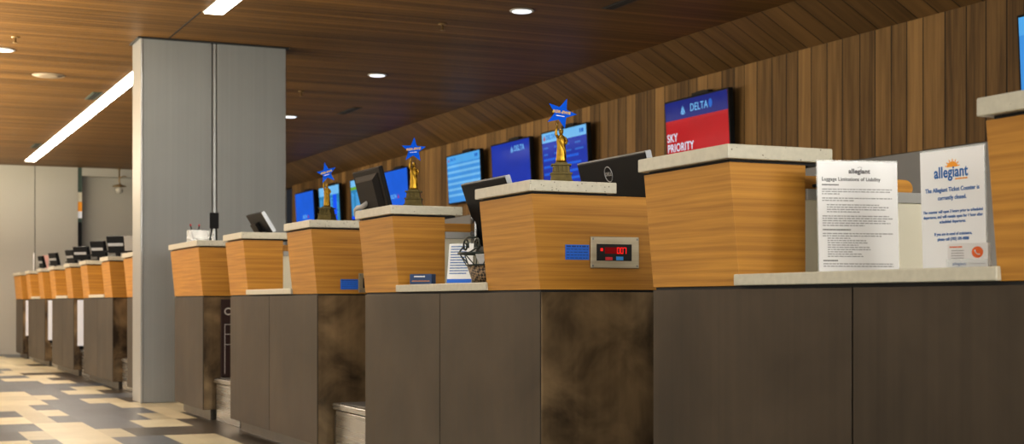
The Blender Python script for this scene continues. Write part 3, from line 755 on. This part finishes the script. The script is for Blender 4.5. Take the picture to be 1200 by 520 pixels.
# ------------------------------------------------------------------ notices on the nearest counter
SH = .8225
def notice(label, loc, yaw, w, h, tilt):
    r = thing('standing_notice', label, 'sign', loc, mat=facing(yaw, tilt), group='white standing notices on the nearest counter')
    MB().box(-w/2, w/2, 0, h, -.0015, 0, M['white']).build('paper', M['white'], r)
    a = MB(); a.box(-w/2-.002, w/2+.002, .0, h+.004, -.0035, -.002, M['acrylic']); a.box(-w/2-.002, w/2+.002, 0, .003, -.06, -.0035, M['acrylic'])
    a.build('acrylic_stand', M['acrylic'], r)
    return r
n1 = notice('white notice sheet about luggage limitations, dense small grey print', (2.262, 2.912, SH), 14, .210, .276, -3)
pap = [c for c in kids(n1) if c.name.startswith('paper')][0]
k = MB(); rnd = random.Random(11); z = .0004
add_text(k, 'allegiant', 0.005, .252, z, .016, M['ink'], .03)
for i in range(5):
    an = R(30+30*i); k.poly([(.007+.004*math.cos(an-.15), .259+.003*math.sin(an-.15), z), (.007+.009*math.cos(an), .259+.0065*math.sin(an), z), (.007+.004*math.cos(an+.15), .259+.003*math.sin(an+.15), z)], M['ink'])
add_text(k, 'Luggage Limitations of Liability', -.094, .232, z, .0125, M['ink'], .012, 'LEFT', width=.93)
y = .218
dashes(k, -.094, -.05, y, .003, M['ink'], z, rnd); y -= .011
for n, ind, fills in ((3, 0, (1, .98, .25)), (2, 0, (1, .45)), (4, .012, (.8, .95, .9, .5)), (5, 0, (.95, 1, .9, .97, .6))):
    for i in range(n):
        dashes(k, -.094+ind, .09, y, .0026, M['inkpale'], z, rnd, fills[i]); y -= .0058
    y -= .0048
dashes(k, -.094, -.02, y, .003, M['ink'], z, rnd); y -= .0095
for i in range(2): dashes(k, -.094, .09, y, .0026, M['inkpale'], z, rnd, 1 if i == 0 else .85); y -= .0058
for i in range(9): dashes(k, -.082, .08, y, .0024, M['inkpale'], z, rnd, rnd.uniform(.35, .75)); y -= .0056
y -= .005; dashes(k, -.094, -.055, y, .003, M['ink'], z, rnd); y -= .008
for i in range(2): dashes(k, -.094, .09, y, .0026, M['inkpale'], z, rnd, 1); y -= .0058
k.build('print', M['ink'], pap)

n2 = notice('white notice with blue and orange logo saying the counter is closed', (2.345, 2.668, SH), 88, .208, .286, 2)
pap = [c for c in kids(n2) if c.name.startswith('paper')][0]
k = MB()
add_text(k, 'allegiant', -.002, .232, z, .0365, M['logo_blue'], .022, width=.86)
# orange half sun over the lettering
sun = [(.004+.018*math.cos(R(a_)), .244+.013*math.sin(R(a_)), z+.0002) for a_ in range(0, 181, 15)]
k.poly(sun, M['orange'])
for i in range(7):
    an = R(8+27*i); k.poly([(.004+.019*math.cos(an-.13), .244+.014*math.sin(an-.13), z), (.004+.026*math.cos(an), .244+.020*math.sin(an), z), (.004+.019*math.cos(an+.13), .244+.014*math.sin(an+.13), z)], M['orange'])
dashes(k, .012, .052, .2155, .0035, M['orange'], z, random.Random(1))
add_text(k, 'The Allegiant Ticket Counter is', 0, .192, z, .0140, M['logo_blue'], .016, width=.92)
add_text(k, 'currently closed.', 0, .173, z, .0140, M['logo_blue'], .016, width=.92)
add_text(k, 'The counter will open 3 hours prior to scheduled', 0, .141, z, .0098, M['logo_blue'], .014, width=.92)
add_text(k, 'departures, and will remain open for 1 hour after', 0, .129, z, .0098, M['logo_blue'], .014, width=.92)
add_text(k, 'scheduled departures.', 0, .117, z, .0098, M['logo_blue'], .014, width=.92)
add_text(k, 'If you are in need of assistance,', 0, .088, z, .0098, M['logo_blue'], .014, width=.92)
add_text(k, 'please call (702) 505-8888', 0, .076, z, .0098, M['logo_blue'], .018, width=.92)
k.build('print', M['logo_blue'], pap)
# business card holder in front of it
ch = thing('card_holder', 'clear holder with white business cards at the foot of closed notice', 'card holder', (2.215, 2.475, SH), mat=facing(62))
MB().box(-.046, .046, 0, .003, -.025, .012, M['acrylic']).box(-.046, .046, .003, .022, .006, .008, M['acrylic']).box(-.046, .046, .003, .05, -.014, -.012, M['acrylic']).build('holder', M['acrylic'], ch)
cd = thing('business_card_stack', 'white business cards with orange round telephone mark', 'business cards', (2.215, 2.475, SH+.0035), mat=facing(62))
MB().box(-.0445, .0445, 0, .053, -.011, .0045, M['white']).build('cards', M['white'], cd)
k = MB(); zc = .0049
k.poly([(.022+.0125*math.cos(2*PI*a/28), .033+.0125*math.sin(2*PI*a/28), zc) for a in range(28)], M['orange2'])
k.tube([(.016, .038, zc+.0004), (.0185, .032, zc+.0004), (.0225, .0285, zc+.0004), (.0275, .028, zc+.0004)], [.0018, .0009, .0009, .0018], M['white'], 6)
add_text(k, 'allegiant', -.018, .008, zc, .0085, M['logo_blue'], .03)
dashes(k, -.04, -.012, .045, .003, M['orange2'], zc, random.Random(4))
for i in range(4): dashes(k, -.036, -.008, .037-.0055*i, .0018, M['inkpale'], zc, random.Random(8+i))
dashes(k, .005, .04, .008, .002, M['inkpale'], zc, random.Random(9))
k.build('print', M['logo_blue'], cd)
# black lead over the grey rail of that counter
o = MB().tube([(2.22, 3.045, 1.046), (2.26, 3.04, 1.048), (2.29, 3.045, 1.051), (2.33, 3.06, 1.045), (2.40, 3.062, 1.044)], .0045, M['plastic'], 8).build('cable'); tag(o, 'short black cable lying on the grey rail behind the luggage notice', 'cable')

# ------------------------------------------------------------------ small things on the shelf of the second counter
ns = thing('text_sheet', 'white sheet of blue print in a clear stand behind the wire basket', 'sign', (2.115, 5.165, SH), mat=facing(48, -9))
MB().box(-.052, .052, .002, .155, -.0015, 0, M['white']).build('paper', M['white'], ns)
MB().box(-.054, .054, 0, .158, -.004, -.002, M['acrylic']).box(-.054, .054, 0, .004, -.05, -.004, M['acrylic']).build('acrylic_stand', M['acrylic'], ns)
k = MB(); rnd = random.Random(21)
for i in range(11): dashes(k, -.043, .043, .144-.0105*i, .0045, M['logo_blue'], .0004, rnd, rnd.uniform(.75, 1))
rect(k, -.052, .052, .002, .017, .0003, M['sticker']); k.build('print', M['logo_blue'], [c for c in kids(ns) if c.name.startswith('paper')][0])
lb = thing('leaflet_box', 'small dark blue card box lying at the left end of the low shelf', 'box', (2.055, 5.42, SH), mat=facing(50))
MB().box(-.05, .05, 0, .040, -.035, 0, M['card_blue']).build('body', M['card_blue'], lb, 0.001)
k = MB(); dashes(k, -.03, .02, .03, .005, M['white'], .0004, random.Random(3)); dashes(k, -.04, .04, .012, .0025, M['orange'], .0004, random.Random(6)); k.build('print', M['white'], lb)
# wire and wicker basket
bk = thing('wire_basket', 'small wicker basket with scrolled dark iron rim on the low shelf', 'basket', (2.085, 4.80, SH), 0)
def ring(h, z, ex=1.0, n=28): return [(h*math.cos(2*PI*k/n), ex*h*math.sin(2*PI*k/n), z) for k in range(n)]
MB().loft([ring(.062, .0), ring(.068, .02), ring(.082, .06), ring(.078, .058), ring(.064, .02), ring(.058, .006)], M['wicker']).build('bowl', M['wicker'], bk)
f = MB()
f.tube(ring(.112, .103), .004, M['iron'], 8, True); f.tube(ring(.083, .061), .003, M['iron'], 8, True)
for k_ in range(14):
    an = 2*PI*k_/14; a2 = an+2*PI/28*(1 if k_ % 2 else -1)
    f.tube([(.083*math.cos(an), .083*math.sin(an), .061), (.112*math.cos(a2), .112*math.sin(a2), .103)], .002, M['iron'], 6)
f.build('rim_frame', M['iron'], bk)
f = MB()
for sgn in (1, -1):
    pts = []
    for i in range(40):
        t_ = i/39; an = R(200)-t_*R(470); rr = .026*(1-.72*t_)
        pts.append((sgn*.0-0.07+0*t_, sgn*(.055+rr*math.cos(an)), .128+rr*math.sin(an)+.004))
    f.tube(pts, .0035, M['iron'], 8)
f.tube([(-.07, .080, .128), (-.10, .05, .104)], .003, M['iron'], 8); f.tube([(-.07, -.080, .128), (-.10, -.05, .104)], .003, M['iron'], 8)
f.tube([(-.07, .05, .158), (-.08, .0, .162), (-.07, -.05, .158)], .0035, M['iron'], 8)
f.build('scroll', M['iron'], bk)
for i, (dx, dy, rz_, ry) in enumerate(((-.02, .0, 20, 60), (.015, .02, -35, 40), (.01, -.025, 70, 55))):
    o = MB().box(-.035, .035, -.028, .028, -.0012, .0012, M['white']).build('paper_slip'); o.location = (2.085+dx, 4.80+dy, SH+.07); o.rotation_euler = (0, R(ry), R(rz_))
    tag(o, 'white paper slip lying in the wicker basket', 'paper', 'slips in the wicker basket')
o = MB().tube([(2.13, 5.31, SH+.005), (2.14, 5.32, SH+.05), (2.135, 5.30, SH+.09), (2.12, 5.26, SH+.118), (2.13, 5.22, SH+.11), (2.14, 5.20, SH+.05), (2.15, 5.2, SH+.005)], .005, M['green'], 8).build('cord')
tag(o, 'green cord looped behind the white sheet of blue print', 'cord')

# ------------------------------------------------------------------ wall screens
SC = {}
for n_, c_ in dict(sky=(0.06, 0.33, 0.80), sky2=(0.10, 0.44, 0.88), deep=(0.004, 0.035, 0.42), royal=(0.005, 0.13, 0.75), red=(0.50, 0.004, 0.012), band=(0.010, 0.020, 0.21),
                   pale=(0.20, 0.55, 0.92), cyan=(0.02, 0.24, 0.50), dark=(0.002, 0.02, 0.10), green=(0.16, 0.42, 0.03), white=(0.75, 0.85, 1.0), mid=(0.02, 0.16, 0.62), bright=(0.0, 0.10, 1.0)).items():
    SC[n_] = glow('screen_'+n_, c_, 0.95)
def tri_logo(k, x, y, s, z, mat):
    k.poly([(x-s, y-s*.8, z), (x-.08*s, y-s*.42, z), (x-.08*s, y+s, z)], mat); k.poly([(x+.08*s, y-s*.42, z), (x+s, y-s*.8, z), (x+.08*s, y+s, z)], mat)
    k.poly([(x-s*.8, y-s*.92, z), (x+s*.8, y-s*.92, z), (x, y-s*.5, z)], mat)
TW, TH = .93, .53
def tv(label, yc, fn, bg):
    r = thing('wall_screen', label, 'screen', (5.90, yc, 2.075), mat=facing(90, 3), group='flat screens on the plank wall')
    MB().box(-TW/2, TW/2, -TH/2, TH/2, -.03, .012, M['plastic']).build('casing', M['plastic'], r, 0.004)
    s = MB(); rect(s, -TW/2+.014, TW/2-.014, -TH/2+.016, TH/2-.014, .0125, SC[bg]); so = s.build('display', SC[bg], r)
    MB().box(-.12, .12, -.05, TH/2+.03, -.075, -.031, M['black']).box(-.06, .06, TH/2, TH/2+.035, -.07, -.035, M['black']).build('wall_bracket', M['black'], r)
    k = MB(); fn(k); 
    if len(k.bm.faces): k.build('display_content', None, so)
    else: k.bm.free()
    return r
X0, X1, Y0, Y1, ZS = -TW/2+.014, TW/2-.014, -TH/2+.016, TH/2-.014, .0131
def rows(k, y_top, y_bot, n, cols, mat, h, seed):
    rnd = random.Random(seed)
    for i in range(n):
        y = y_top-(y_top-y_bot)*i/(n-1)
        for c0, c1 in cols:
            rect(k, c0, c0+(c1-c0)*rnd.uniform(.55, 1), y-h/2, y+h/2, ZS+.0004, mat)
def c1(k): rect(k, X0, X1, Y1-.10, Y1, ZS, SC['sky2'])
def c2(k):
    rect(k, X0, X1, Y1-.145, Y1, ZS, SC['band'])
    add_text(k, 'DELTA', .05, Y1-.075, ZS+.0006, .082, SC['pale'], .008, width=1.0)
    tri_logo(k, -.185, Y1-.078, .036, ZS+.0006, SC['pale'])
    k.poly([(.215+.026*math.cos(2*PI*a/20), Y1-.07+.034*math.sin(2*PI*a/20), ZS+.0006) for a in range(20)], SC['mid'])
    add_text(k, 'SKY', X0+.012, -.032, ZS+.0006, .088, SC['white'], .014, 'LEFT')
    add_text(k, 'PRIORITY', X0+.012, -.112, ZS+.0006, .088, SC['white'], .014, 'LEFT')
def c3(k):
    rect(k, X0, X1, Y1-.09, Y1, ZS, SC['pale'])
    add_text(k, 'DELTA', -.27, Y1-.045, ZS+.0006, .06, SC['mid'], .02); tri_logo(k, -.40, Y1-.045, .026, ZS+.0006, SC['red'])
    rect(k, .32, .345, Y1-.045-.018, Y1-.045+.018, ZS+.0006, SC['mid']); rect(k, .355, .40, Y1-.045-.018, Y1-.045+.018, ZS+.0006, SC['mid'])
    rows(k, Y1-.14, Y1-.20, 2, [(-.42, -.28), (-.2, -.08), (.0, .15), (.22, .40)], SC['mid'], .016, 4)
    rows(k, Y1-.25, Y0+.05, 4, [(X0+.02, X1-.02)], SC['royal'], .022, 5)
def c4_(k):
    add_text(k, 'DELTA', .22, Y1-.075, ZS+.0006, .075, SC['pale'], .02); tri_logo(k, .05, Y1-.075, .033, ZS+.0006, SC['pale'])
def c5(k):
    rect(k, X0, X1, Y1-.08, Y1, ZS, SC['sky2']); tri_logo(k, -.40, Y1-.04, .02, ZS+.0006, SC['red']); add_text(k, 'DELTA', -.28, Y1-.04, ZS+.0006, .05, SC['mid'], .02); rect(k, .32, .345, Y1-.04-.018, Y1-.04+.018, ZS+.0006, SC['mid']); rect(k, .355, .40, Y1-.04-.018, Y1-.04+.018, ZS+.0006, SC['mid'])
    for i in range(6): rect(k, X0, X1, Y1-.125-.062*i, Y1-.10-.062*i, ZS+.0002, SC['pale'])
def c6(k): add_text(k, 'DELTA', -.05, -.06, ZS+.0006, .065, SC['pale'], .02); tri_logo(k, .12, -.06, .028, ZS+.0006, SC['red'])
def tab(k):
    for c0, c1_ in ((-.42, -.30), (-.26, -.02), (.02, .16), (.22, .40)): rows(k, Y1-.17, Y0+.06, 12, [(c0, c1_)], SC['sky2'], .014, int(c0*100)+60)
def c7(k):
    rect(k, X0, X1, Y1-.085, Y1, ZS, SC['pale']); rect(k, X0, X1, Y1-.125, Y1-.085, ZS+.0002, SC['green']); tab(k); rect(k, X0, X1, Y0, Y0+.04, ZS+.0002, SC['bright'])
def c8(k):
    rect(k, X0, X1, Y1-.12, Y1, ZS, SC['pale']); tab(k); rect(k, .17, .34, Y0, Y1-.12, ZS+.0006, SC['bright'])
def c9(k): add_text(k, 'DELTA', .0, -.10, ZS+.0006, .065, SC['pale'], .02); tri_logo(k, .17, -.10, .028, ZS+.0006, SC['red'])
tv('pale blue wall screen cut off at the right above the nearest counter', 5.715, c1, 'sky')
tv('red wall screen with white capitals under a dark blue band', 9.565, c2, 'red')
tv('dark blue wall screen with pale top strip behind the nearest golden statuette', 11.84, c3, 'deep')
tv('plain deep blue wall screen with only a small airline logo near its top', 13.03, c4_, 'deep')
tv('light blue striped wall screen above the wire basket counter', 14.24, c5, 'sky')
tv('bright blue wall screen partly hidden behind the bulky-backed monitor', 16.40, c6, 'royal')
tv('wall screen with a green line over a flight table, left of bulky-backed monitor', 17.62, c7, 'cyan')
tv('wall screen with flight table and bright blue column behind farthest statuette', 19.03, c8, 'cyan')
tv('plain blue wall screen farthest along the plank wall', 20.22, c9, 'royal')

# ------------------------------------------------------------------ ceiling fittings
def strip(label, y0, y1):
    r = thing('linear_ceiling_light', label, 'ceiling light', (2.22, y0, CH), 0, 'linear ceiling lights over the counter fronts')
    MB().box(-.062, .062, 0, y1-y0, -.012, -.002, M['lamp']).build('diffuser', M['lamp'], r)
    MB().box(-.072, -.0625, -.01, y1-y0+.01, -.006, -.0005, M['lamp_trim']).box(.0625, .072, -.01, y1-y0+.01, -.006, -.0005, M['lamp_trim']).build('frame', M['lamp_trim'], r)
strip('long linear ceiling light beyond the grey pillar', 11.6, 21.15)
strip('linear ceiling light cut by the top edge, in front of the pillar', 3.8, 9.82)
o = MB().box(2.13, 2.142, 9.83, 10.93, CH-.0025, CH-.0006, M['black']).build('trim_5'); struct(o)
def downlight(label, x, y):
    r = thing('downlight', label, 'ceiling light', (x, y, CH), 0, 'round recessed downlights')
    MB().lathe([(.078, -.0005), (.084, -.004), (.080, -.009), (.064, -.010)], M['lamp_trim'], 28).build('trim_ring', M['lamp_trim'], r)
    MB().lathe([(.066, -.0102), (.064, -.0125), (.02, -.014)], M['lamp_small'], 28).build('lens', M['lamp_small'], r)
downlight('downlight cut off at the left edge of the picture', 1.06, 11.93)
downlight('largest downlight, near the top edge above the closed counters', 4.10, 8.89)
downlight('second downlight from the top edge in the dark ceiling', 4.12, 11.92)
downlight('farthest downlight, half hidden at the right edge of the pillar', 4.20, 14.97)
sp_ = thing('ceiling_speaker', 'round brown ceiling speaker left of the pillar', 'speaker', (1.53, 13.13, CH), 0)
MB().lathe([(.137, -.0005), (.137, -.006), (.128, -.010), (.122, -.008)], M['speaker'], 32).build('rim', M['speaker'], sp_)
MB().lathe([(.121, -.0082), (.06, -.0095), (.002, -.010)], M['speaker'], 32).build('grille', M['speaker'], sp_)
def slot(label, x, y0, y1, mat, w_=.045):
    r = thing('ceiling_vent', label, 'vent', (x, y0, CH), 0, 'slot vents in the ceiling')
    fr = MB().box(-w_, w_, 0, y1-y0, -.006, -.0005, mat).build('frame', mat, r, 0.001)
    s = MB(); s.box(-w_*.55, -w_*.1, .02, y1-y0-.02, -.009, -.0062, M['black']); s.box(w_*.1, w_*.55, .02, y1-y0-.02, -.009, -.0062, M['black']); s.build('slot', M['black'], r)
slot('black slot vent at the top edge of the dark ceiling', 4.60, 7.95, 8.60, M['vent'])
slot('black slot vent in the middle of the dark ceiling', 4.63, 14.0, 14.56, M['vent'])
slot('greenish slot vent beside the middle of the long linear light', 2.075, 14.0, 14.52, M['vent_green'], .045)
slot('small greenish slot vent beside the far end of the long light', 2.075, 18.85, 19.35, M['vent_green'], .045)
def sprinkler(label, x, y):
    r = thing('sprinkler_head', label, 'sprinkler', (x, y, CH), 0, 'ceiling sprinkler heads')
    MB().lathe([(.03, -.0005), (.03, -.005), (.012, -.009)], M['brass'], 18).build('plate', M['brass'], r)
    MB().lathe([(.008, -.009), (.007, -.04), (.018, -.043), (.018, -.046), (.003, -.047)], M['brass'], 14).build('deflector', M['brass'], r)
sprinkler('sprinkler head left of the largest downlight', 3.79, 9.56)
sprinkler('sprinkler head right of the pillar in the dark ceiling', 3.80, 13.16)
sprinkler('sprinkler head above the left-edge downlight', 1.085, 11.33)
pd = thing('hanging_fitting', 'small brass fitting hanging from the ceiling by the end wall', 'lamp', (3.54, YB-.15, CH-.12+.119), 0)
MB().lathe([(.035, -.0005), (.035, -.012), (.012, -.02)], M['brass'], 16).tube([(0, 0, -.015), (0, 0, -.20), (.015, 0, -.24)], .010, M['brass'], 8).tube([(.005, 0, -.14), (.06, 0, -.115), (.10, 0, -.12)], .008, M['brass'], 8).build('stem', M['brass'], pd)
MB().lathe([(.012, -.235), (.10, -.262), (.10, -.272), (.02, -.275)], M['brass'], 20).build('shade', M['brass'], pd)
MB().lathe([(.018, -.275), (.055, -.30), (.05, -.35), (.02, -.375)], M['wall'], 16).build('globe', M['wall'], pd)

# ------------------------------------------------------------------ light
def area(name, loc, sx, sy, power, col, rot=(0, 0, 0), spread=180):
    l = bpy.data.lights.new(name, 'AREA'); l.shape = 'RECTANGLE'; l.size = sx; l.size_y = sy; l.energy = power; l.color = col; l.spread = R(spread)
    o = bpy.data.objects.new(name, l); C.objects.link(o); o.location = loc; o.rotation_euler = rot; return o
def spot(name, loc, power, col, ang=100, blend=.6, r=.06):
    l = bpy.data.lights.new(name, 'SPOT'); l.energy = power; l.color = col; l.spot_size = R(ang); l.spot_blend = blend; l.shadow_soft_size = r
    o = bpy.data.objects.new(name, l); C.objects.link(o); o.location = loc; return o
warm = (1.0, 0.94, 0.83)
# unseen lamps added as fill: over the aisle, left side, behind camera, ceiling
area('concourse_fill', (-1.6, 4.0, 2.66), .5, 12, 160, warm)  # fill from unseen lamps over the aisle
area('concourse_fill', (-1.2, 15.0, 2.66), .5, 12, 420, warm)
area('side_fill', (-6.3, 10, 1.45), 22, 2.4, 230, (1.0, .97, .92), (R(65), 0, R(-90)), 100)  # added side fill, no window modelled
area('rear_fill', (1.6, -3.8, 1.45), 8, 2.4, 300, (1.0, .96, .88), (R(66), 0, 0), 90)  # added fill for the faces turned to the camera
area('ceiling_fill', (-1.0, 14.5, 1.5), .8, 13, 2000, (1.0, .88, .66), (R(180), 0, 0))  # added bare lamp brightening the ceiling on the aisle side
for y in (2.9, 5.9, 8.89, 11.92, 14.97, 17.9):
    spot('downlight_beam', (4.12, y, CH-.03), 95 if y < 9 else 30, (1.0, 0.93, 0.82), 130, .8)
for y in (3.4, 7.4, 12.6, 16.5, 20.0):
    spot('aisle_fill_spot', (1.2, y, CH-.03), 45, warm, 140, .8)  # added spots without fittings, shining straight down over the aisle

wd = bpy.data.worlds.new('world'); scn.world = wd; wd.use_nodes = True
wd.node_tree.nodes['Background'].inputs[0].default_value = (0.8, 0.85, 1.0, 1); wd.node_tree.nodes['Background'].inputs[1].default_value = 0.03

# ------------------------------------------------------------------ camera
cam = bpy.data.cameras.new('camera'); co = bpy.data.objects.new('camera', cam); C.objects.link(co)
cam.sensor_width = 36; cam.sensor_fit = 'HORIZONTAL'; cam.lens = 1700/1200*36
cam.shift_y = (354-260)/1200
th = math.atan(770/1700)
co.location = (0, 0, .75); co.rotation_euler = (R(90), 0, -th)
cam.clip_start = .05; cam.clip_end = 100
cam.dof.use_dof = True; cam.dof.focus_distance = 4.6; cam.dof.aperture_fstop = 6.3
scn.camera = co
scn.view_settings.view_transform = 'Standard'; scn.view_settings.look = 'None'; scn.view_settings.exposure = 0.0; scn.view_settings.gamma = 0.92
scn.cycles.use_denoising = True
scn.cycles.max_bounces = 8; scn.cycles.sample_clamp_indirect = 6
